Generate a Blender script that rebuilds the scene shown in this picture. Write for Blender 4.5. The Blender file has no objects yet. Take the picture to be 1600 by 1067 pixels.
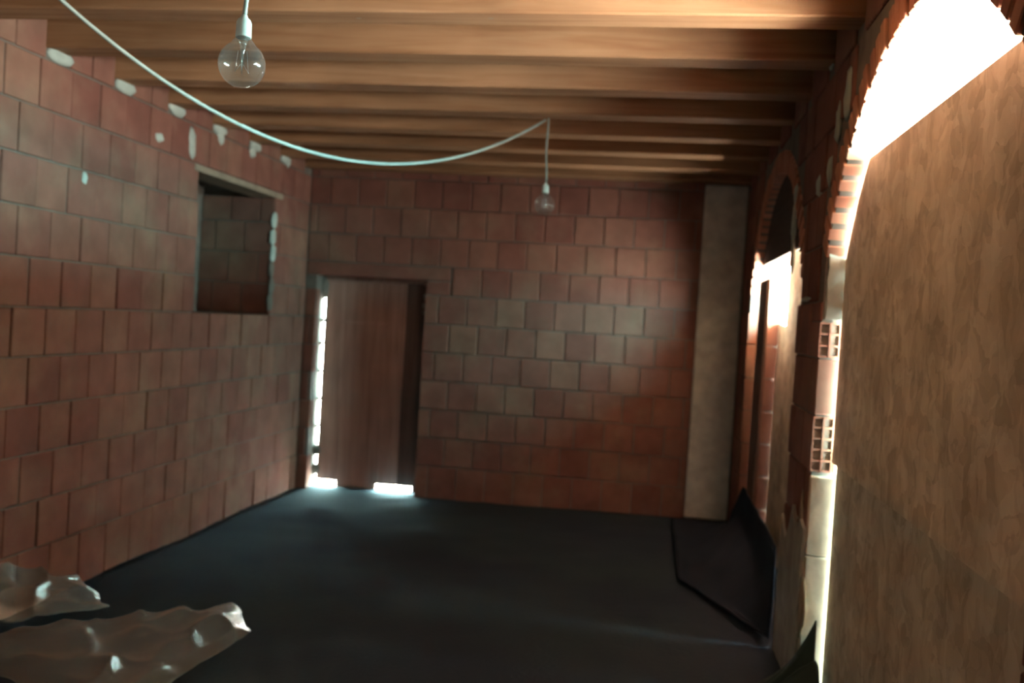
import bpy, bmesh, math, random
from mathutils import Vector, Matrix, noise

random.seed(7)
S = bpy.context.scene
C = S.collection

# ------------------------------------------------------------------ camera
CAM_Z = 1.56
F_PX, YAW, PITCH, ROLL = 1445.3, 0.1502, -0.0252, 0.061
cy_, sy_ = math.cos(YAW), math.sin(YAW)
cp_, sp_ = math.cos(PITCH), math.sin(PITCH)
cr_, sr_ = math.cos(ROLL), math.sin(ROLL)
fwd0, right0 = Vector((-sy_, cy_, 0)), Vector((cy_, sy_, 0))
fwd = fwd0 * cp_ + Vector((0, 0, 1)) * sp_
up1 = fwd0 * -sp_ + Vector((0, 0, 1)) * cp_
right = right0 * cr_ + up1 * sr_
up = right0 * -sr_ + up1 * cr_
cam_d = bpy.data.cameras.new('camera')
cam_d.sensor_width = 36
cam_d.lens = 36 * F_PX / 1600
cam_d.clip_start = 0.05
cam_d.dof.use_dof = True
cam_d.dof.focus_distance = 2.3
cam_d.dof.aperture_fstop = 2.6
cam = bpy.data.objects.new('camera', cam_d)
C.objects.link(cam)
cam.matrix_world = Matrix(((right.x, up.x, -fwd.x, 0), (right.y, up.y, -fwd.y, 0),
                           (right.z, up.z, -fwd.z, CAM_Z), (0, 0, 0, 1)))
S.camera = cam


def ray(u, v):
    a, b = (u - 800) / F_PX, (v - 533.5) / F_PX
    return fwd + right * a - up * b


def px(u, v, axis, val):
    """point where the sight line of a photo pixel meets the plane axis = val"""
    d = ray(u, v)
    o = Vector((0, 0, CAM_Z))
    return o + d * ((val - o[axis]) / d[axis])


# ------------------------------------------------------------------ light
w = bpy.data.worlds.new('daylight')
S.world = w
w.use_nodes = True
bg = w.node_tree.nodes['Background']
bg.inputs['Strength'].default_value = 72
wn = w.node_tree
wtc = wn.nodes.new('ShaderNodeTexCoord')
wsep = wn.nodes.new('ShaderNodeSeparateXYZ')
wramp = wn.nodes.new('ShaderNodeValToRGB')          # sunlit ground below the horizon, hazy sky above
wramp.color_ramp.elements[0].position, wramp.color_ramp.elements[0].color = 0.49, (1.0, 0.97, 0.86, 1)
wramp.color_ramp.elements[1].position, wramp.color_ramp.elements[1].color = 0.50, (0.76, 1.30, 1.28, 1)
wmap = wn.nodes.new('ShaderNodeMapRange')
wmap.inputs['From Min'].default_value = -1
wn.links.new(wtc.outputs['Generated'], wsep.inputs[0])
wn.links.new(wsep.outputs['Z'], wmap.inputs[0])
wn.links.new(wmap.outputs[0], wramp.inputs[0])
wn.links.new(wramp.outputs[0], bg.inputs['Color'])
S.view_settings.view_transform = 'Standard'
S.view_settings.look = 'None'
S.view_settings.gamma = 1
S.view_settings.use_curve_mapping = False
S.view_settings.exposure = 1.15


def portal(name, loc, rot, sx, sy):
    l = bpy.data.lights.new(name, 'AREA')
    l.shape = 'RECTANGLE'
    l.size, l.size_y = sx, sy
    l.cycles.is_portal = True
    o = bpy.data.objects.new(name, l)
    C.objects.link(o)
    o.location = loc
    o.rotation_euler = rot


# daylight enters through the gap above the boards, the slit beside them and the far hole
H = math.pi / 2
portal('daylight_portal_gap', (0.99, 2.95, 2.40), (0, H, 0), 0.36, 1.9)
portal('daylight_portal_slit', (0.99, 4.06, 1.0), (0, H, 0), 2.0, 0.10)
portal('daylight_portal_hole', (0.985, 6.915, 1.91), (0, H, 0), 0.62, 0.38)

portal('fill_portal_slot', (-1.22, -2.47, 1.15), (H, 0, 0), 0.13, 1.14)  # added fill, entering by the slot behind the camera

# ------------------------------------------------------------------ room dimensions (metres)
XL, XR, YB, YN = -3.03, 0.70, 7.76, -2.2
T = 0.25                       # wall thickness
ZJ = 2.755                     # underside of the joists
CH = 0.245                     # course height of the clay blocks
BL = 0.25                      # block length
JY0, JSP, JW, JH = 4.18, 0.5775, 0.16, 0.21
JOISTS = [JY0 + JSP * k for k in range(-10, 6)] + [7.595]
ARCHES = [(2.95, 1.15), (5.92, 1.18)]          # centre y, half span
AR, AZ = 1.33, 2.55                             # arch radius, crown height


def arch_z(y, cen):
    d = AR * AR - (y - cen) ** 2
    return AZ - AR + math.sqrt(max(d, 0))


# ------------------------------------------------------------------ materials
def mat(name, col, rough=0.85, spec=0.3):
    m = bpy.data.materials.new(name)
    m.use_nodes = True
    nt = m.node_tree
    b = nt.nodes['Principled BSDF']
    b.inputs['Base Color'].default_value = (*col, 1)
    b.inputs['Roughness'].default_value = rough
    b.inputs['Specular IOR Level'].default_value = spec
    return m, nt, b


def N(nt, kind, **kw):
    n = nt.nodes.new(kind)
    for k, v in kw.items():
        if k in n.inputs:
            n.inputs[k].default_value = v
        else:
            setattr(n, k, v)
    return n


def coords(nt, scale=(1, 1, 1), obj=False, rot=(0, 0, 0)):
    tc = N(nt, 'ShaderNodeTexCoord')
    geo = N(nt, 'ShaderNodeNewGeometry')
    mp = N(nt, 'ShaderNodeMapping')
    mp.inputs['Scale'].default_value = scale
    mp.inputs['Rotation'].default_value = rot
    nt.links.new(tc.outputs['Object'] if obj else geo.outputs['Position'], mp.inputs['Vector'])
    return mp.outputs[0]


def ramp(nt, fac, stops):
    r = N(nt, 'ShaderNodeValToRGB')
    e = r.color_ramp.elements
    while len(e) < len(stops):
        e.new(0.5)
    for i, (p, c) in enumerate(stops):
        e[i].position = p
        e[i].color = (*c, 1)
    nt.links.new(fac, r.inputs[0])
    return r.outputs[0]


def mixc(nt, fac, a, b, mode='MIX'):
    m = N(nt, 'ShaderNodeMix', data_type='RGBA', blend_type=mode)
    for i, v in ((0, fac), (6, a), (7, b)):
        if isinstance(v, (int, float)):
            m.inputs[i].default_value = v
        elif isinstance(v, tuple):
            m.inputs[i].default_value = (*v, 1)
        else:
            nt.links.new(v, m.inputs[i])
    return m.outputs[2]


def bump(nt, b, h, strength=0.3, dist=0.01):
    n = N(nt, 'ShaderNodeBump', Strength=strength, Distance=dist)
    nt.links.new(h, n.inputs['Height'])
    nt.links.new(n.outputs[0], b.inputs['Normal'])


def clay_material(name, stops, groove=None):
    m, nt, b = mat(name, (0.5, 0.25, 0.15), 0.9, 0.2)
    oi = N(nt, 'ShaderNodeObjectInfo')
    base = ramp(nt, oi.outputs['Random'], stops)
    v = coords(nt)
    n1 = N(nt, 'ShaderNodeTexNoise', Scale=6.0, Detail=6.0)
    nt.links.new(v, n1.inputs['Vector'])
    n2 = N(nt, 'ShaderNodeTexNoise', Scale=2.2, Detail=4.0, Roughness=0.6)
    nt.links.new(v, n2.inputs['Vector'])
    dust = ramp(nt, n2.outputs[0], [(0.48, (0, 0, 0)), (0.85, (0.8, 0.8, 0.8))])
    c = mixc(nt, dust, base, (0.255, 0.188, 0.130))
    shade = ramp(nt, n1.outputs[0], [(0.3, (0.82, 0.80, 0.80)), (0.7, (1.08, 1.08, 1.08))])
    c = mixc(nt, 1.0, c, shade, 'MULTIPLY')
    nt.links.new(c, b.inputs['Base Color'])
    if groove is not None:
        wv = N(nt, 'ShaderNodeTexWave', wave_type='BANDS', bands_direction=groove, Scale=9.0, Distortion=0.3)
        nt.links.new(v, wv.inputs['Vector'])
        bump(nt, b, wv.outputs[0], 0.6, 0.008)
    else:
        bump(nt, b, n1.outputs[0], 0.4, 0.006)
    return m


CLAY_STOPS = [(0.0, (0.198, 0.086, 0.066)), (0.3, (0.226, 0.104, 0.079)), (0.65, (0.238, 0.114, 0.085)), (1.0, (0.250, 0.130, 0.094))]
M_BLOCK = clay_material('clay_block', CLAY_STOPS)
M_BLOCK_R = clay_material('clay_block_grooved', CLAY_STOPS, 'Y')
M_BRICK = clay_material('arch_brick', [(0, (0.45, 0.20, 0.13)), (1, (0.55, 0.28, 0.19))])
M_HOLLOW = clay_material('hollow_block_clay', [(0, (0.26, 0.115, 0.08)), (1, (0.30, 0.14, 0.10))])


def mortar_material(name, col):
    m, nt, b = mat(name, col, 0.95, 0.1)
    v = coords(nt)
    n1 = N(nt, 'ShaderNodeTexNoise', Scale=9.0, Detail=8.0)
    nt.links.new(v, n1.inputs['Vector'])
    c = ramp(nt, n1.outputs[0], [(0.3, tuple(x * 0.7 for x in col)), (0.7, col)])
    nt.links.new(c, b.inputs['Base Color'])
    bump(nt, b, n1.outputs[0], 0.6, 0.01)
    return m


M_MORTAR = mortar_material('grey_mortar', (0.20, 0.18, 0.155))
M_MORTAR_L = mortar_material('pale_mortar', (0.50, 0.60, 0.55))
M_RENDER = mortar_material('cement_render', (0.62, 0.55, 0.42))
M_CORNER_LIGHT = mortar_material('corner_light', (0.76, 0.74, 0.66))  # pale tone carries the light on the back wall's right corner
M_LINTEL_G = mortar_material('grey_skim', (0.36, 0.37, 0.33))
M_LINTEL = mortar_material('lintel_concrete', (0.34, 0.29, 0.22))


def wood_material(name, a, b_, c_, axis=0, obj=False):
    m, nt, b = mat(name, a, 0.7, 0.25)
    sc = [14, 14, 14]
    sc[axis] = 0.9
    v = coords(nt, tuple(sc), obj)
    n1 = N(nt, 'ShaderNodeTexNoise', Scale=1.6, Detail=6.0, Distortion=0.6)
    nt.links.new(v, n1.inputs['Vector'])
    v2 = coords(nt, (1, 1, 1), obj)
    n2 = N(nt, 'ShaderNodeTexNoise', Scale=1.7, Detail=3.0)
    nt.links.new(v2, n2.inputs['Vector'])
    col = ramp(nt, n1.outputs[0], [(0.30, b_), (0.5, a), (0.75, c_)])
    sh = ramp(nt, n2.outputs[0], [(0.3, (0.78, 0.76, 0.74)), (0.7, (1.1, 1.08, 1.05))])
    col = mixc(nt, 1.0, col, sh, 'MULTIPLY')
    oi = N(nt, 'ShaderNodeObjectInfo')
    va = ramp(nt, oi.outputs['Random'], [(0, (0.85, 0.83, 0.8)), (1, (1.08, 1.08, 1.08))])
    col = mixc(nt, 1.0, col, va, 'MULTIPLY')
    nt.links.new(col, b.inputs['Base Color'])
    bump(nt, b, n1.outputs[0], 0.25, 0.004)
    return m


M_JOIST = wood_material('joist_wood', (0.36, 0.204, 0.110), (0.28, 0.146, 0.072), (0.43, 0.263, 0.152), 0)
M_DECK = wood_material('deck_wood', (0.25, 0.15, 0.08), (0.18, 0.10, 0.05), (0.30, 0.18, 0.10), 1)
M_DOOR = wood_material('door_wood', (0.48, 0.31, 0.27), (0.38, 0.24, 0.20), (0.54, 0.37, 0.31), 2)
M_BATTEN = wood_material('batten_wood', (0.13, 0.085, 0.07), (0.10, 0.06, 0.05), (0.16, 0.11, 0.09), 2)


def osb_material(name, k=1.0):
    m, nt, b = mat(name, (0.5, 0.36, 0.2), 0.75, 0.3)
    v = coords(nt)
    nd = N(nt, 'ShaderNodeTexNoise', Scale=7.0, Detail=3.0)
    nt.links.new(v, nd.inputs['Vector'])
    off = mixc(nt, 0.10, v, nd.outputs['Color'], 'LINEAR_LIGHT')
    cols = []
    for sc, rot in (((1, 20, 9), 0.35), ((1, 24, 10), -0.5), ((1, 10, 20), 0.2)):
        mp = N(nt, 'ShaderNodeMapping')
        mp.inputs['Rotation'].default_value = (rot, 0, 0)
        mp.inputs['Scale'].default_value = sc
        nt.links.new(off, mp.inputs['Vector'])
        vo = N(nt, 'ShaderNodeTexVoronoi', Scale=1.0)
        nt.links.new(mp.outputs[0], vo.inputs['Vector'])
        cols.append(vo.outputs['Color'])
    m1 = mixc(nt, 0.5, cols[0], cols[1])
    m1 = mixc(nt, 0.35, m1, cols[2])
    bw = N(nt, 'ShaderNodeRGBToBW')
    nt.links.new(m1, bw.inputs[0])
    c = ramp(nt, bw.outputs[0], [(0.28, (0.55, 0.46, 0.33)), (0.5, (0.71, 0.61, 0.46)), (0.72, (0.82, 0.73, 0.58))])
    n2 = N(nt, 'ShaderNodeTexNoise', Scale=3.5, Detail=4.0)
    nt.links.new(v, n2.inputs['Vector'])
    sh = ramp(nt, n2.outputs[0], [(0.3, (0.74 * k, 0.72 * k, 0.68 * k)), (0.7, (1.1 * k, 1.1 * k, 1.08 * k))])
    c = mixc(nt, 1.0, c, sh, 'MULTIPLY')
    nt.links.new(c, b.inputs['Base Color'])
    bump(nt, b, bw.outputs[0], 0.3, 0.003)
    return m


M_OSB = osb_material('osb')
M_OSB_D = osb_material('shaded_osb', 0.87)  # darker copy: shade below the board seam put into the colour


def floor_material():
    m, nt, b = mat('dark_floor', (0.02, 0.024, 0.022), 0.9, 0.2)
    v = coords(nt)
    n1 = N(nt, 'ShaderNodeTexNoise', Scale=40.0, Detail=6.0)
    nt.links.new(v, n1.inputs['Vector'])
    n2 = N(nt, 'ShaderNodeTexNoise', Scale=0.8, Detail=4.0)
    nt.links.new(v, n2.inputs['Vector'])
    c = ramp(nt, n2.outputs[0], [(0.35, (0.022, 0.034, 0.055)), (0.65, (0.028, 0.048, 0.060))])
    nt.links.new(c, b.inputs['Base Color'])
    bump(nt, b, n1.outputs[0], 0.5, 0.006)
    return m


M_FLOOR = floor_material()
M_MEMB, nt_, b_ = mat('black_membrane', (0.018, 0.026, 0.040), 0.9, 0.1)
nz = N(nt_, 'ShaderNodeTexNoise', Scale=22.0, Detail=5.0)
nt_.links.new(coords(nt_), nz.inputs['Vector'])
bump(nt_, b_, nz.outputs[0], 0.4, 0.006)
M_MEMB_G, nt_, b_ = mat('dark_green_membrane', (0.012, 0.03, 0.024), 0.6, 0.3)
nz = N(nt_, 'ShaderNodeTexNoise', Scale=25.0, Detail=5.0)
nt_.links.new(coords(nt_), nz.inputs['Vector'])
bump(nt_, b_, nz.outputs[0], 0.4, 0.006)
M_DARKBOARD = wood_material('dark_board', (0.045, 0.038, 0.035), (0.03, 0.026, 0.024), (0.06, 0.05, 0.045), 1)
M_CABLE, nt_, b_ = mat('white_cable', (0.45, 0.56, 0.52), 0.5, 0.4)
nz = N(nt_, 'ShaderNodeTexNoise', Scale=30.0, Detail=3.0)
nt_.links.new(coords(nt_), nz.inputs['Vector'])
nt_.links.new(ramp(nt_, nz.outputs[0], [(0.3, (0.27, 0.35, 0.32)), (0.7, (0.33, 0.42, 0.39))]), b_.inputs['Base Color'])
M_HOLDER, nt_, b_ = mat('white_lampholder', (0.82, 0.86, 0.84), 0.35, 0.5)
nz = N(nt_, 'ShaderNodeTexNoise', Scale=60.0)
nt_.links.new(coords(nt_), nz.inputs['Vector'])
nt_.links.new(ramp(nt_, nz.outputs[0], [(0.3, (0.55, 0.66, 0.62)), (0.7, (0.62, 0.74, 0.70))]), b_.inputs['Base Color'])
M_METAL, nt_, b_ = mat('cap_metal', (0.6, 0.6, 0.58), 0.35, 0.5)
b_.inputs['Metallic'].default_value = 1.0
nz = N(nt_, 'ShaderNodeTexNoise', Scale=80.0)
nt_.links.new(coords(nt_), nz.inputs['Vector'])
nt_.links.new(ramp(nt_, nz.outputs[0], [(0.3, (0.5, 0.5, 0.48)), (0.7, (0.65, 0.65, 0.62))]), b_.inputs['Base Color'])


def glass_material(name, tint=(0.93, 0.95, 0.93), base=0.05, gloss=0.12):
    m = bpy.data.materials.new(name)
    m.use_nodes = True
    nt = m.node_tree
    nt.nodes.clear()
    out = N(nt, 'ShaderNodeOutputMaterial')
    tr = N(nt, 'ShaderNodeBsdfTransparent')
    tr.inputs[0].default_value = (*tint, 1)
    gl = N(nt, 'ShaderNodeBsdfGlossy', Roughness=gloss)
    gl.inputs[0].default_value = (1, 1, 1, 1)
    fr = N(nt, 'ShaderNodeFresnel', IOR=1.5)
    gb = N(nt, 'ShaderNodeNewGeometry')              # same reflectance on both faces of the thin shell
    mr = N(nt, 'ShaderNodeMapRange')
    mr.inputs['To Min'].default_value = 1.5
    mr.inputs['To Max'].default_value = 1 / 1.5
    nt.links.new(gb.outputs['Backfacing'], mr.inputs[0])
    nt.links.new(mr.outputs[0], fr.inputs['IOR'])
    ms = N(nt, 'ShaderNodeMixShader')
    nt.links.new(fr.outputs[0], ms.inputs[0])
    nt.links.new(tr.outputs[0], ms.inputs[1])
    nt.links.new(gl.outputs[0], ms.inputs[2])
    df = N(nt, 'ShaderNodeBsdfDiffuse')
    n = N(nt, 'ShaderNodeTexNoise', Scale=40.0, Detail=3.0)
    nt.links.new(coords(nt), n.inputs['Vector'])
    c = ramp(nt, n.outputs[0], [(0.3, (0.42, 0.50, 0.52)), (0.7, (0.60, 0.72, 0.74))])
    nt.links.new(c, df.inputs[0])
    ms2 = N(nt, 'ShaderNodeMixShader')
    ms2.inputs[0].default_value = base
    nt.links.new(ms.outputs[0], ms2.inputs[1])
    nt.links.new(df.outputs[0], ms2.inputs[2])
    nt.links.new(ms2.outputs[0], out.inputs[0])
    return m


M_GLASS = glass_material('dusty_bulb_glass')
M_PLASTIC = glass_material('clear_plastic_film', (0.88, 0.90, 0.88), 0.13, 0.25)


# ------------------------------------------------------------------ mesh helpers
def link(name, me, material, parent=None, loc=None):
    o = bpy.data.objects.new(name, me)
    C.objects.link(o)
    if material is not None and not me.materials:
        me.materials.append(material)
    if parent is not None:
        o.parent = parent
    if loc is not None:
        o.location = loc
    return o


def bm_obj(name, bm, material, parent=None, smooth=False):
    bmesh.ops.recalc_face_normals(bm, faces=bm.faces)
    if smooth:
        for f in bm.faces:
            f.smooth = True
    me = bpy.data.meshes.new(name)
    bm.to_mesh(me)
    bm.free()
    return link(name, me, material, parent)


def box(bm, x0, x1, y0, y1, z0, z1):
    v = [bm.verts.new(p) for p in ((x0, y0, z0), (x1, y0, z0), (x1, y1, z0), (x0, y1, z0),
                                   (x0, y0, z1), (x1, y0, z1), (x1, y1, z1), (x0, y1, z1))]
    for q in ((0, 3, 2, 1), (4, 5, 6, 7), (0, 1, 5, 4), (1, 2, 6, 5), (2, 3, 7, 6), (3, 0, 4, 7)):
        bm.faces.new([v[i] for i in q])
    return v


_cache = {}


def chamfer_box_mesh(dx, dy, dz, c=0.006):
    """box centred on the origin with every edge chamfered; shared between alike pieces"""
    key = (round(dx, 3), round(dy, 3), round(dz, 3), c)
    if key in _cache:
        return _cache[key]
    bm = bmesh.new()
    box(bm, -dx / 2, dx / 2, -dy / 2, dy / 2, -dz / 2, dz / 2)
    bmesh.ops.bevel(bm, geom=bm.edges[:], offset=c, segments=1, affect='EDGES')
    bmesh.ops.recalc_face_normals(bm, faces=bm.faces)
    me = bpy.data.meshes.new('piece_%d' % len(_cache))
    bm.to_mesh(me)
    bm.free()
    _cache[key] = me
    return me


_by_mat = {}


def piece(name, x0, x1, y0, y1, z0, z1, material, parent, c=0.006, tilt=0.0, rx=None):
    key = (round(x1 - x0, 3), round(y1 - y0, 3), round(z1 - z0, 3), c, material.name)
    if key in _by_mat:
        me = _by_mat[key]
    else:
        me = chamfer_box_mesh(x1 - x0, y1 - y0, z1 - z0, c).copy()
        me.materials.clear()
        me.materials.append(material)
        _by_mat[key] = me
    o = link(name, me, material, parent, ((x0 + x1) / 2, (y0 + y1) / 2, (z0 + z1) / 2))
    if tilt:
        o.rotation_euler = tuple(random.uniform(-tilt, tilt) for _ in range(3))
    if rx is not None:
        o.rotation_euler = (rx, 0, 0)
    return o


def structure(o):
    o['kind'] = 'structure'
    return o


def tag(o, label, cat, group=None):
    o['label'] = label
    o['category'] = cat
    if group:
        o['group'] = group
    return o


def empty(name, loc=(0, 0, 0)):
    o = bpy.data.objects.new(name, None)
    o.empty_display_size = 0.1
    C.objects.link(o)
    o.location = loc
    return o


def lump(name, cen, size, material, parent, seed=0, amp=0.35, sub=2):
    bm = bmesh.new()
    bmesh.ops.create_icosphere(bm, subdivisions=sub, radius=1)
    for v in bm.verts:
        k = 1 + amp * noise.noise(v.co * 1.7 + Vector((seed * 3.1, seed, 0)))
        v.co = Vector((v.co.x * size[0], v.co.y * size[1], v.co.z * size[2])) * k + Vector(cen)
    return bm_obj(name, bm, material, parent, True)


def tube_mesh(pts, r, seg=10):
    bm = bmesh.new()
    rings = []
    n = len(pts)
    for i, p in enumerate(pts):
        t = (pts[min(i + 1, n - 1)] - pts[max(i - 1, 0)]).normalized()
        a = t.cross(Vector((0.31, 0.17, 0.93)))
        if a.length < 1e-3:
            a = t.cross(Vector((1, 0, 0)))
        a.normalize()
        b = t.cross(a)
        rings.append([bm.verts.new(p + (a * math.cos(q) + b * math.sin(q)) * r)
                      for q in (2 * math.pi * k / seg for k in range(seg))])
    for i in range(n - 1):
        for k in range(seg):
            bm.faces.new((rings[i][k], rings[i][(k + 1) % seg], rings[i + 1][(k + 1) % seg], rings[i + 1][k]))
    bm.faces.new(rings[0][::-1])
    bm.faces.new(rings[-1])
    return bm


def lathe(prof, seg=32, close=False):
    bm = bmesh.new()
    rings = []
    for r, z in prof:
        if r < 1e-5:
            rings.append([bm.verts.new((0, 0, z))])
        else:
            rings.append([bm.verts.new((r * math.cos(2 * math.pi * k / seg), r * math.sin(2 * math.pi * k / seg), z)) for k in range(seg)])
    for a, b in zip(rings, rings[1:]):
        for k in range(seg):
            k2 = (k + 1) % seg
            if len(a) == 1 and len(b) == 1:
                continue
            if len(a) == 1:
                bm.faces.new((a[0], b[k], b[k2]))
            elif len(b) == 1:
                bm.faces.new((a[k], a[k2], b[0]))
            else:
                bm.faces.new((a[k], a[k2], b[k2], b[k]))
    return bm


# ------------------------------------------------------------------ floor
bm = bmesh.new()
nx, ny = 40, 100
grid = []
for j in range(ny + 1):
    row = []
    for i in range(nx + 1):
        x = XL - 0.02 + (XR + T - XL + 0.02) * i / nx
        y = YN - 0.02 + (YB + T - YN) * j / ny
        z = 0.022 * noise.noise(Vector((x * 1.3, y * 1.3, 0))) + 0.012 * noise.noise(Vector((x * 5, y * 5, 3)))
        if y > YB - 0.15:
            z = min(z, 0.0)
        z -= 0.045 * max(0, min(1, (XR - x) / 3.5))
        row.append(bm.verts.new((x, y, z)))
    grid.append(row)
for j in range(ny):
    for i in range(nx):
        bm.faces.new((grid[j][i], grid[j][i + 1], grid[j + 1][i + 1], grid[j + 1][i]))
floor = bm_obj('floor', bm, M_FLOOR, None, True)
if floor.data.polygons[0].normal.z < 0:
    floor.data.flip_normals()
structure(floor)
sol = floor.modifiers.new('thickness', 'SOLIDIFY')
sol.thickness = 0.12
sol.offset = -1

# ------------------------------------------------------------------ back wall
DX0, DX1, DZ1 = -2.93, -1.95, 1.84              # doorway
IN = 0.011                                      # joint recess
bm = bmesh.new()
box(bm, XL - T, DX0 - IN, YB + IN, YB + T, -0.1, 3.0)
box(bm, DX1 + IN, XR + T, YB + IN, YB + T, -0.1, 3.0)
box(bm, DX0 - IN, DX1 + IN, YB + IN, YB + T, DZ1 + 0.02, 3.0)
wall_back = structure(bm_obj('wall_back', bm, M_MORTAR))
LX1 = -1.74                                     # end of lintel
D = 0.10


def block_row(a, b, phase, length=BL, joint=0.009, minw=0.035):
    out = []
    k = math.floor((a - phase) / length)
    while True:
        s, e = phase + k * length + joint / 2, phase + (k + 1) * length - joint / 2
        k += 1
        s2, e2 = max(s, a), min(e, b)
        if s >= b:
            return out
        if e2 - s2 > minw:
            out.append((s2, e2))


for r in range(12):
    z0, z1 = (r * CH + 0.003 if r else -0.08), min((r + 1) * CH - 0.005, 2.95)
    ph = -1.4657 + (0.125 if (r - 7) % 2 else 0) + 0.01 * math.sin(r * 2.3)
    spans = [(XL + 0.004, XR - 0.003)]
    if r < 8:
        spans = [(DX1, XR - 0.003)]
        spans.append((XL + 0.004, DX0))
    for a, b in spans:
        zz1 = z1
        for s, e in block_row(a, b, ph, minw=0.03):
            if e > 0.33 and s < 0.345:
                e = min(e, 0.345)
            if s >= 0.345:
                continue
            if r == 7 and s < LX1 - 0.01:
                if e < LX1 + 0.03:
                    continue
                s = LX1 + 0.005
            pr = random.uniform(-0.003, 0.003)
            piece('block', s, e, YB + pr, YB + D + pr, z0, zz1, M_BLOCK, wall_back, 0.005, 0.004)
# infill pieces beside and over the lintel, the lintel, and door-head course
piece('lintel', XL + 0.005, LX1, YB - 0.004, YB + 0.22, DZ1, 8 * CH - 0.006, M_BLOCK, wall_back, 0.006)
piece('block', DX1 + 0.004, LX1, YB, YB + D, 7 * CH + 0.003, DZ1 - 0.008, M_BLOCK, wall_back, 0.005)
# strip of light in the right corner, put into a pale slab
lit_strip = piece('lit_strip_1', 0.352, XR - 0.003, YB - 0.002, YB + 0.1, 0.0, 2.75, M_CORNER_LIGHT, None, 0.01)
structure(lit_strip)
# teeth of the right door jamb near the head
for i, (z, d) in enumerate(((1.62, 0.03), (1.70, 0.045), (1.56, 0.02))):
    lump('mortar_patch', (DX1 + 0.01, YB + 0.02, z), (0.03 + d * 0.3, 0.02, 0.03), M_MORTAR, wall_back, i)

# ------------------------------------------------------------------ left wall with recess
NY0, NY1, NZ0, NZ1, ND = 5.78, 7.02, 6 * CH, 2.40, 0.62
bm = bmesh.new()
xi = XL - IN
box(bm, XL - ND - T, xi, YN - T, NY0 - IN, -0.1, ZJ - 0.003)
box(bm, XL - ND - T, xi, NY1 + IN, YB + T, -0.1, ZJ - 0.003)
box(bm, XL - ND - T, xi, NY0 - IN, NY1 + IN, -0.1, NZ0 - IN)
box(bm, XL - ND - T, xi, NY0 - IN, NY1 + IN, NZ1 + 0.075, ZJ - 0.003)
box(bm, XL - ND - T, XL - ND, NY0 - IN, NY1 + IN, NZ0 - IN, NZ1 + 0.075)
# core between the joists
prev = YN - T
for y in JOISTS + [YB + T]:
    if y - prev > 0.02:
        box(bm, XL - T, xi, prev, y - 0.003, ZJ - 0.003, 2.99)
    prev = y + JW + 0.003
wall_left = structure(bm_obj('wall_left', bm, M_MORTAR))
LY = 2.9                                        # blocks built one by one from here on
for r in range(11):
    z0, z1 = (r * CH + 0.003 if r else -0.08), (r + 1) * CH - 0.005
    ph = 4.139 + (0.125 if (r - 10) % 2 else 0) + 0.012 * math.sin(r * 1.9)
    for s, e in block_row(LY, YB - 0.002, ph):
        zz0, zz1 = z0, z1
        parts = [(s, e)]
        if r in (6, 7, 8, 9):
            parts = []
            if s < NY0 - 0.03:
                parts.append((s, min(e, NY0)))
            if e > NY1 + 0.03:
                parts.append((max(s, NY1), e))
        for s2, e2 in parts:
            if r == 9 and s2 < NY1 + 0.12 and e2 > NY0 - 0.12:
                zz1 = NZ1 - 0.006 if not (e2 <= NY0 + .001 or s2 >= NY1 - .001) else z1
            pr = random.uniform(-0.004, 0.004)
            piece('block', XL - D + pr, XL + pr, s2, e2, zz0, zz1, M_BLOCK, wall_left, 0.005, 0.004)
    # over the lintel of the recess
    if r == 10:
        pass
# near part of the left wall, mostly outside the picture: alike blocks joined
bm = bmesh.new()
for r in range(11):
    ph = 4.139 + (0.125 if (r - 10) % 2 else 0) + 0.012 * math.sin(r * 1.9)
    for s, e in block_row(YN, LY - 0.009, ph):
        box(bm, XL - D, XL + random.uniform(-0.004, 0.004), s, e, r * CH + 0.003, (r + 1) * CH - 0.005)
st = bm_obj('block', bm, M_BLOCK, wall_left)
st['kind'] = 'stuff'
# recess: lintel beam, far reveal blocks, sill and near reveal
piece('lintel', XL - 0.2, XL + 0.012, NY0 - 0.09, NY1 + 0.12, NZ1, NZ1 + 0.047, M_LINTEL, wall_left, 0.006)
for r in range(6, 10):
    z0, z1 = r * CH + 0.003, min((r + 1) * CH - 0.005, NZ1 - 0.004)
    for s, e in block_row(XL - ND, XL - 0.008, XL + (0.125 if r % 2 else 0)):
        piece('block', s, e, NY1 - 0.004, NY1 + 0.08, z0, z1, M_BLOCK, wall_left, 0.005, 0.003)
for i in range(6):
    z = NZ0 + 0.1 + 0.13 * i
    lump('mortar_patch', (XL - 0.01, NY1 + 0.015 * (i % 2), z), (0.02, 0.045, 0.075), M_MORTAR_L if i > 2 else M_MORTAR, wall_left, i + 20)
# infill between the joists
ends = [YN] + [None]
for a, b in zip(JOISTS[:-1], JOISTS[1:]):
    s, e = a + JW, b
    if e < LY:
        continue
    mid = (s + e) / 2 + random.uniform(-0.03, 0.03)
    for p0, p1 in ((s + 0.035, mid - 0.004), (mid + 0.004, e - 0.004)):
        piece('block', XL - D, XL + random.uniform(-0.002, 0.004), p0, p1, ZJ - 0.055, 2.975, M_BLOCK, wall_left, 0.005, 0.004)
    lump('mortar_patch', (XL - 0.004, s - 0.05, ZJ - 0.022), (0.020, 0.105, 0.042), M_MORTAR_L, wall_left, b, 0.3)
# pale mortar smears on the face
for u, v, sy, sz in ((300, 225, 0.05, 0.10), (345, 215, 0.05, 0.05), (395, 238, 0.06, 0.04), (450, 255, 0.05, 0.04), (132, 278, 0.03, 0.03), (250, 215, 0.05, 0.03)):
    q = px(u, v, 0, XL)
    lump('mortar_patch', (XL - 0.001, q.y, q.z), (0.013, sy, sz), M_MORTAR_L, wall_left, u * 0.37, 0.5)

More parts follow.
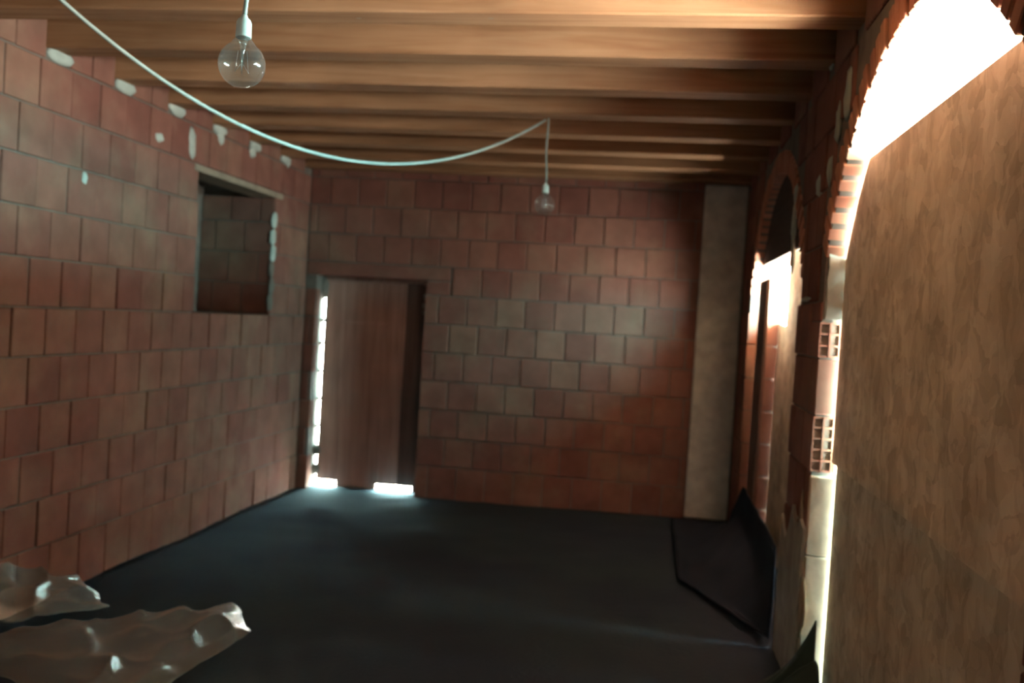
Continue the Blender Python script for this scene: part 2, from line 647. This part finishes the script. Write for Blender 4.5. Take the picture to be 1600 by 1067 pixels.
# ------------------------------------------------------------------ wall behind the camera
bm = bmesh.new()
SX0, SX1, SZ0, SZ1 = -1.25, -1.19, 0.6, 1.7              # narrow slot added behind the camera to let in fill light
box(bm, XL - T, SX0, YN - T, YN, -0.1, 3.0)
box(bm, SX1, XR + T, YN - T, YN, -0.1, 3.0)
box(bm, SX0, SX1, YN - T, YN, -0.1, SZ0)
box(bm, SX0, SX1, YN - T, YN, SZ1, 3.0)
wall_near = structure(bm_obj('wall_near', bm, M_BLOCK))

# ------------------------------------------------------------------ right wall with two arches
bm = bmesh.new()


def column(y0, y1, za, zb, ztop=ZJ - 0.003):
    x0, x1 = XR + IN, XR + T
    v = [bm.verts.new(p) for p in ((x0, y0, za), (x1, y0, za), (x1, y1, zb), (x0, y1, zb),
                                   (x0, y0, ztop), (x1, y0, ztop), (x1, y1, ztop), (x0, y1, ztop))]
    for q in ((0, 3, 2, 1), (4, 5, 6, 7), (0, 1, 5, 4), (1, 2, 6, 5), (2, 3, 7, 6), (3, 0, 4, 7)):
        bm.faces.new([v[i] for i in q])


edges = []
for cen, hs in ARCHES:
    edges.append((cen - hs - IN, cen + hs + IN))
column(YN - T, edges[0][0], -0.1, -0.1)
column(edges[0][1], edges[1][0], -0.1, -0.1)
column(edges[1][1], YB + T, -0.1, -0.1)
for cen, hs in ARCHES:
    n = 40
    ys = [cen - (hs + IN) * math.cos(math.pi * i / n) for i in range(n + 1)]
    for a, b in zip(ys, ys[1:]):
        column(a, b, arch_z(a, cen) + 0.007, arch_z(b, cen) + 0.007)
prev = YN - T
for y in JOISTS + [YB + T]:
    if y - prev > 0.02:
        box(bm, XR + IN, XR + T, prev, y - 0.003, ZJ - 0.003, 2.99)
    prev = y + JW + 0.003
wall_right = structure(bm_obj('wall_right', bm, M_MORTAR))

RING = 0.125
# arch bricks on edge
for cen, hs in ARCHES:
    amax = math.asin(hs / AR)
    nb = int(2 * amax * AR / 0.078)
    for i in range(nb):
        a = -amax + 2 * amax * (i + 0.5) / nb
        rm = AR + RING / 2 + random.uniform(-0.003, 0.003)
        y, z = cen + rm * math.sin(a), AZ - AR + rm * math.cos(a)
        if z + 0.09 > ZJ + 0.05:
            pass
        o = piece('brick', XR + 0.001, XR + T - 0.004, -0.027, 0.027, -RING / 2, RING / 2, M_BRICK, wall_right, 0.004)
        o.location = ((2 * XR + T) / 2 - 0.0015, y, z)
        o.rotation_euler = (-a, 0, 0)
        o.location.x += random.uniform(-0.004, 0.003)


def ring_extent(z, cen, hs):
    """y range taken by opening plus brick ring at height z"""
    ro = AR + RING + 0.004
    spring = AZ - AR + math.sqrt(AR * AR - hs * hs)
    h = z - (AZ - AR)
    if z < spring:
        return hs
    if h >= ro:
        return 0
    return math.sqrt(ro * ro - h * h)


def hollow_block(x0, x1, y0, y1, z0, z1, rows, cols=2):
    """clay block with a perforated end towards -y, real recessed cells"""
    bm = bmesh.new()
    dep = 0.20
    wx = (x1 - x0)
    cw, ch = wx / cols, (z1 - z0) / rows
    web = 0.008
    for c in range(cols + 1):
        x = x0 + c * cw
        a, b = max(x0, x - web / 2), min(x1, x + web / 2)
        if c == 0:
            b = x0 + web
        if c == cols:
            a = x1 - web
        box(bm, a, b, y0, y0 + dep, z0, z1)
    for r in range(rows + 1):
        z = z0 + r * ch
        a, b = max(z0, z - web / 2), min(z1, z + web / 2)
        if r == 0:
            b = z0 + web
        if r == rows:
            a = z1 - web
        box(bm, x0 + web * 0.5, x1 - web * 0.5, y0 + 0.0015, y0 + dep - 0.001, a, b)
    box(bm, x0, x1, y0 + dep, y1, z0, z1)
    return bm_obj('hollow_block', bm, M_HOLLOW, wall_right)


J1 = ARCHES[0][0] + ARCHES[0][1]                # far jamb of the near arch
J2 = ARCHES[1][0] - ARCHES[1][1]
J3 = ARCHES[1][0] + ARCHES[1][1]
for r in range(11):
    z0, z1 = r * CH + 0.003, (r + 1) * CH - 0.005
    ivs, cur = [], 1.2
    for cen, hs in ARCHES:
        e = max(ring_extent(z0, cen, hs), ring_extent(z1, cen, hs) if r * CH > 1.7 else hs)
        if e <= 0:
            continue
        ivs.append((cur, cen - e))
        cur = cen + e
    ivs.append((cur, YB - 0.02))
    for a, b in ivs:
        ph = J1 + (0.125 if r % 2 else 0) - 0.004
        for s, e in block_row(a, b, ph, minw=0.04):
            pr = random.uniform(-0.003, 0.004)
            if r < 8 and abs(s - J1) < 0.01:
                if r in (4, 6):
                    if r == 6:
                        hollow_block(XR + pr, XR + 0.092, s, e, z0, z0 + 0.15, 3)
                        piece('block', XR + pr, XR + T - 0.004, s + 0.012, e, z0 + 0.155, z1, M_BLOCK_R, wall_right, 0.005)
                    else:
                        hollow_block(XR + pr, XR + 0.092, s, e, z0, z1, 5)
                    piece('block', XR + 0.096, XR + T - 0.004, s + 0.004, e, z0, z1, M_RENDER, wall_right, 0.005)
                    continue
                m = M_BLOCK_R if r in (5, 7) else M_RENDER
                if r < 4:
                    # cement faced jamb: block behind a skim of render
                    piece('block', XR + pr, XR + T - 0.004, s + 0.016, e, z0, z1, M_BLOCK_R, wall_right, 0.005)
                    continue
                piece('block', XR + pr, XR + T - 0.004, s, e, z0, z1, m, wall_right, 0.005)
                continue
            full = r < 8 and (abs(e - J2) < 0.02 or abs(s - J3) < 0.02)
            piece('block', XR + pr, XR + (T - 0.004 if full else D), s, e, z0, z1, M_BLOCK_R, wall_right, 0.005, 0.0 if full else 0.003)
# render skim on the lower jamb and mortar on the springer
for z0, z1 in ((0.0, 0.62), (0.625, 0.965)):
    piece('render_skim', XR + 0.004, XR + T - 0.006, J1 - 0.012, J1 + 0.014, z0, z1, M_RENDER, wall_right, 0.006)
# grey cement smeared over the foot of the pier
bm = bmesh.new()
box(bm, XR - 0.010, XR + 0.02, J1 + 0.004, J2 - 0.01, -0.05, 0.78)
bmesh.ops.subdivide_edges(bm, edges=bm.edges[:], cuts=7, use_grid_fill=True)
for v in bm.verts:
    if v.co.z > 0.5:
        v.co.z += 0.16 * noise.noise(Vector((v.co.y * 6, 0, 2))) - 0.25 * (v.co.y - J1)
    if v.co.x < XR:
        v.co.x += 0.006 * noise.noise(v.co * 9)
bm_obj('render_skim', bm, M_LINTEL_G, wall_right)
bm = bmesh.new()
box(bm, XR + 0.02, XR + T - 0.006, J1 - 0.016, J1 + 0.012, 7 * CH - 0.08, 7 * CH + 0.20)
bmesh.ops.subdivide_edges(bm, edges=bm.edges[:], cuts=4, use_grid_fill=True)
for v in bm.verts:
    v.co += Vector((noise.noise(v.co * 18), noise.noise(v.co * 18 + Vector((9, 0, 0))), 0)) * 0.008
bm_obj('mortar_patch', bm, M_MORTAR_L, wall_right)
# infill between joists on the right wall
for a, b in zip(JOISTS[:-1], JOISTS[1:]):
    s, e = a + JW, b
    if e < 1.2:
        continue
    piece('block', XR, XR + D, s + 0.004, e - 0.004, ZJ - 0.055, 2.975, M_BLOCK_R, wall_right, 0.005)
# mortar dragged over the arch shoulders and joints
for i, (u, v, sy, sz) in enumerate(((1325, 150, 0.06, 0.10), (1310, 190, 0.04, 0.09), (1296, 268, 0.05, 0.06), (1280, 290, 0.05, 0.05), (1244, 300, 0.05, 0.06),
                                    (1240, 350, 0.04, 0.10), (1238, 400, 0.03, 0.09), (1258, 468, 0.13, 0.012), (1250, 830, 0.05, 0.20), (1252, 950, 0.035, 0.13), (1300, 90, 0.05, 0.05))):
    q = px(u, v, 0, XR)
    lump('mortar_patch', (XR + 0.002, q.y, q.z), (0.012, sy, sz), M_MORTAR_L if v < 600 else M_LINTEL, wall_right, i * 1.7 + 3, 0.55)

# ------------------------------------------------------------------ ceiling: slab, planks, joists
bm = bmesh.new()
box(bm, XL - T - 0.7, XR + T, YN - T, YB + T, 2.99, 3.12)
ceiling = structure(bm_obj('ceiling', bm, M_DECK))
n = 26
pw = (XR - XL - 0.03) / n
for i in range(n):
    x = XL + 0.015 + i * pw
    piece('plank', x + 0.002, x + pw - 0.002, YN + 0.01, YB - 0.01, ZJ + JH + 0.001, 2.989, M_DECK, ceiling, 0.003)
for i, y in enumerate(JOISTS):
    o = piece('joist', XL - 0.16, XR + 0.14, y, y + JW, ZJ, ZJ + JH, M_JOIST, ceiling, 0.007)
    o.location.z += random.uniform(-0.003, 0.0)
# small pale knots of mortar on the nearest joist edge
for u in (560, 768):
    q = px(u, 28, 2, ZJ)
    lump('mortar_patch', (q.x, q.y, ZJ + 0.004), (0.02, 0.012, 0.008), M_LINTEL, ceiling, u, 0.3)

# ------------------------------------------------------------------ unseen roof and pier added outside to shape the daylight
bm = bmesh.new()
box(bm, XR + T + 0.002, 3.75, 0.0, 4.4, 2.78, 2.90)
box(bm, XR + T + 0.002, 2.55, 4.4, 9.0, 2.78, 2.90)
structure(bm_obj('sky_blocker', bm, M_DECK))
bm = bmesh.new()
box(bm, XR + T + 0.002, 1.80, 1.30, 1.55, -0.1, 2.778)      # unseen pier, added to cut grazing light
structure(bm_obj('grazing_blocker', bm, M_BLOCK))

# ------------------------------------------------------------------ door
door = structure(empty('door_1', (-2.4, YB + 0.2, 0)))


def door_piece(name, x0, x1, y0, y1, z0, z1, m, c=0.004):
    o = piece(name, x0, x1, y0, y1, z0, z1, m, door, c)
    o.location -= door.location
    return o


xs = [-2.920, -2.73, -2.36, -2.17, -2.03, -1.94]
tops = [1.80, 1.80, 1.795, 1.81, 1.80]
bots = [0.004, -0.05, 0.006, 0.006, -0.05]
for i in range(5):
    dk = 0.012 if i > 2 else 0.0                    # dark boards stand in for the jamb's shadow band, set slightly back
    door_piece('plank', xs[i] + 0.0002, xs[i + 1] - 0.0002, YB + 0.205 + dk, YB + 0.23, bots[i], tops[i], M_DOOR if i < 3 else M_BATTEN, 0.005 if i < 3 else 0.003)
door_piece('batten', -2.76, -2.30, YB + 0.192, YB + 0.2045, 1.425, 1.45, M_DOOR)
door_piece('top_rail', -2.99, -1.91, YB + 0.2305, YB + 0.2535, 1.70, 1.92, M_DOOR)
door_piece('edge_board', -1.968, -1.90, YB + 0.2305, YB + 0.2535, -0.05, 1.69, M_DOOR)
# rubble under the door and nubs of mortar in the light slit
for i, (z, sz) in enumerate(((1.73, 0.10), (1.44, 0.018), (1.235, 0.012), (0.985, 0.012), (0.735, 0.012), (0.49, 0.014), (0.27, 0.05), (0.10, 0.05))):
    lump('mortar_patch', (-2.935, YB + 0.20, z), (0.045, 0.05, max(sz, 0.016)), M_MORTAR, wall_back, i + 40, 0.25)

# ------------------------------------------------------------------ OSB boards in the near arch
def board(name, prof, x0, x1, m):
    """flat sheet cut to a (y, z) outline"""
    bm = bmesh.new()
    a = [bm.verts.new((x0, y, z)) for y, z in prof]
    b = [bm.verts.new((x1, y, z)) for y, z in prof]
    bm.faces.new(a)
    bm.faces.new(b[::-1])
    k = len(prof)
    for i in range(k):
        bm.faces.new((a[i], a[(i + 1) % k], b[(i + 1) % k], b[i]))
    return bm_obj(name, bm, m)


cen, hs = ARCHES[0]
y0, y1 = cen - hs + 0.03, cen + hs - 0.017
zt, zs = 2.26, 1.03


def arch_prof(cen, y0, y1, zlo, ztop, clr=0.035):
    pts = [(y0, zlo), (y1, zlo)]
    R = AR - clr
    zc = AZ - AR
    n = 24
    col = []
    for i in range(n + 1):
        y = y1 + (y0 - y1) * i / n
        z = min(ztop, zc + math.sqrt(max(R * R - (y - cen) ** 2, 0)))
        col.append((y, z))
    half = math.sqrt(max(R * R - (ztop - zc) ** 2, 0))
    for s in (1, -1):
        yy = cen + s * half
        if y0 < yy < y1:
            col.append((yy, ztop))
    col.sort(key=lambda q: -q[0])
    return pts + col


o = board('osb_panel', arch_prof(cen, y0, y1, zs, zt, 0.014), 0.785, 0.803, M_OSB)
tag(o, 'upper brown strand board closing the near arch, bright daylight over its top edge', 'board')
o = board('osb_panel', [(y0, -0.04), (y1 - 0.003, -0.04), (y1 - 0.003, zs + 0.05), (y0, zs + 0.05)], 0.806, 0.824, M_OSB_D)
tag(o, 'lower brown strand board standing on the floor in the near arch', 'board')

# ------------------------------------------------------------------ boards in the far arch
cen, hs = ARCHES[1]
o = board('osb_panel', arch_prof(cen, cen - hs + 0.004, 6.73, -0.04, 2.14, 0.012), 0.920, 0.938, M_OSB)
tag(o, 'tall strand board in the far arch, beside the glowing hole', 'board')
o = board('osb_panel', [(6.732, -0.04), (cen + hs - 0.002, -0.04), (cen + hs - 0.002, 1.64), (6.732, 1.62)], 0.920, 0.938, M_OSB)
tag(o, 'narrow strand board below the glowing hole of the far arch', 'board')
o = board('dark_board', [(y, max(2.05, z)) for y, z in arch_prof(cen, cen - 1.045, cen + 1.045, 2.05, 2.6, -0.004)], 0.760, 0.778, M_DARKBOARD)
tag(o, 'dark board filling the crown of the far arch above the glowing hole', 'board')
o = piece('wooden_plank', 0.742, 0.764, 6.45, 6.88, 0.0, 1.93, M_BATTEN, None, 0.003)
tag(o, 'dark upright plank seen nearly edge-on against the far glowing hole', 'plank')

# ------------------------------------------------------------------ hanging bulbs and the draped cable
def pendant(cen, hook, label, seed):
    R = 0.06
    t = tag(empty('pendant_bulb', cen), label, 'light bulb', 'bare bulbs hanging from the joists')
    prof = [(0, -R)]
    for i in range(1, 20):
        a = -math.pi / 2 + i * (math.pi / 2 + 0.95) / 19
        prof.append((R * math.cos(a), R * math.sin(a)))
    prof += [(0.026, 0.060), (0.0205, 0.068), (0.0185, 0.076)]
    glass = bm_obj('glass_globe', lathe(prof, 40), M_GLASS, t, True)
    bm_obj('glass_stem', lathe([(0, -0.005), (0.004, -0.003), (0.0045, 0.03), (0.008, 0.05), (0.014, 0.066), (0.0, 0.068)], 16), M_GLASS, glass, True)
    for k in range(4):
        a = k * math.pi / 2 + 0.4
        pts = [Vector((0.004 * math.cos(a), 0.004 * math.sin(a), 0.0)), Vector((0.017 * math.cos(a), 0.017 * math.sin(a), -0.02)),
               Vector((0.011 * math.cos(a), 0.011 * math.sin(a), 0.035))]
        bm_obj('filament', tube_mesh(pts, 0.0006, 6), M_METAL, glass, True)
    bm_obj('screw_cap', lathe([(0.0, 0.068), (0.0175, 0.068), (0.0175, 0.078), (0.0, 0.078)], 24), M_METAL, t, True)
    bm_obj('lampholder', lathe([(0.0, 0.070), (0.0200, 0.070), (0.0205, 0.074), (0.0195, 0.108), (0.016, 0.116), (0.010, 0.121), (0.0075, 0.128), (0.0, 0.130)], 28), M_HOLDER, t, True)
    d = Vector(hook) - Vector(cen)
    pts = []
    for i in range(25):
        q = i / 24
        base = Vector((0, 0, 0.122)).lerp(d, q)
        base.x += 0.006 * math.sin(q * 5 + seed) * q * (1 - q) * 4
        pts.append(base)
    bm_obj('cord', tube_mesh(pts, 0.0062, 10), M_CABLE, t, True)
    return t


d = ray(378, 101)
c1 = Vector((0, 0, CAM_Z)) + d * 2.41
pendant(c1, (c1.x + 0.012, c1.y + 0.02, ZJ - 0.001), 'large clear globe bulb on a white cord, nearest the camera', 0)
hook2 = px(857, 188, 1, 5.46)
hook2.z = ZJ - 0.008
d = ray(851, 320)
c2 = Vector((0, 0, CAM_Z)) + d * (5.44 / d.y)
pendant(c2, (hook2.x, hook2.y, ZJ - 0.001), 'smaller-looking far clear bulb hanging where the draped cable ends', 2)
A, B = Vector((-2.36, 3.1, ZJ - 0.014)), Vector((hook2.x - 0.018, hook2.y, ZJ - 0.014))
pts = []
for i in range(81):
    t = i / 80
    p = A.lerp(B, t)
    p.z -= 4 * 0.468 * t * (1 - t) * (1 - 0.085 * (t - 0.5))
    pts.append(p)
o = bm_obj('electric_cable', tube_mesh(pts, 0.0082, 10), M_CABLE, None, True)
tag(o, 'white electric cable draped in a long sag under the joists', 'cable')

# ------------------------------------------------------------------ black membranes on the right
def sheet(name, fn, nu, nv, material, thick, smooth=True):
    bm = bmesh.new()
    g = [[bm.verts.new(fn(i / nu, j / nv)) for i in range(nu + 1)] for j in range(nv + 1)]
    for j in range(nv):
        for i in range(nu):
            bm.faces.new((g[j][i], g[j][i + 1], g[j + 1][i + 1], g[j + 1][i]))
    o = bm_obj(name, bm, material, None, smooth)
    if sum(p.normal.z for p in o.data.polygons) < 0:
        o.data.flip_normals()
    m = o.modifiers.new('thickness', 'SOLIDIFY')
    m.thickness = thick
    m.offset = 1
    return o


def upturn(u, v):
    y = 4.77 + 2.75 * u
    h = 0.47 * min(1, (1 - u) / 0.36) if u > 0.64 else 0.47
    wob = noise.noise(Vector((y * 3, v * 2, 1)))
    xb = 0.67 - 0.42 * min(1, u / 0.35)              # the near end folds back against the pier
    x = xb + (0.685 - xb) * min(1, v * 1.25) + 0.008 * wob
    z = 0.030 + h * max(0, (v - 0.05) / 0.95) ** 2.2 + 0.015 * noise.noise(Vector((y * 4, v * 3, 7)))
    return (x, y, max(z, 0.032))


o = sheet('membrane_upstand', upturn, 60, 16, M_MEMB, 0.006)
tag(o, 'black membrane turned up along the foot of the far arch', 'membrane')


def scrap(u, v):
    y = 3.78 + 0.30 * u
    k = noise.noise(Vector((u * 3.5, v * 3, 4)))
    x = 0.50 + 0.245 * v + 0.02 * k
    z = 0.035 + (0.36 - 0.40 * abs(u - 0.62)) * v ** 1.4 * (0.85 + 0.35 * noise.noise(Vector((u * 6, 1, v)))) + 0.015 * k
    return (x, y, max(z, 0.032))


o = sheet('membrane_scrap', scrap, 24, 16, M_MEMB_G, 0.006)
tag(o, 'crumpled dark green membrane scrap at the foot of the near strand board', 'membrane')

# ------------------------------------------------------------------ clear plastic film on the floor, lower left
def film(corners, h, seed, hfun):
    P = [px(u, v, 2, 0.05) for u, v in corners]

    def fn(u, v):
        p = (P[0].lerp(P[1], u)).lerp(P[3].lerp(P[2], u), v)
        n1 = noise.noise(Vector((p.x * 2.2 + seed, p.y * 2.2, seed)))
        n2 = noise.noise(Vector((p.x * 6.5, p.y * 5 + seed, 2)))
        rdg = (1 - abs(noise.noise(Vector((p.x * 4 + p.y * 2.3, p.y * 3.2 - p.x, seed + 5))))) ** 3
        z = 0.05 + h * (0.35 + 0.5 * n1 + 0.22 * n2 + 0.45 * rdg) * hfun(u, v)
        e = min(u, 1 - u, v, 1 - v) * 8
        z = 0.04 + (z - 0.04) * min(1, 0.35 + e)
        return (max(p.x + 0.05 * n1, XL + 0.02), p.y + 0.05 * n2, max(z, 0.038))
    return sheet('plastic_sheet', fn, 70, 56, M_PLASTIC, 0.0015)


o = film([(-120, 1010), (365, 946), (392, 985), (180, 1130)], 0.07, 3.0, lambda u, v: 1.0)
tag(o, 'flat clear plastic sheet spread on the dark floor, its pointed corner toward the room', 'plastic sheet')
o = film([(-130, 952), (140, 918), (172, 952), (-110, 1000)], 0.15, 8.0, lambda u, v: 0.5 + math.sin(math.pi * u) * 0.7)
tag(o, 'bunched-up clear plastic sheet lying against the foot of the left wall', 'plastic sheet')
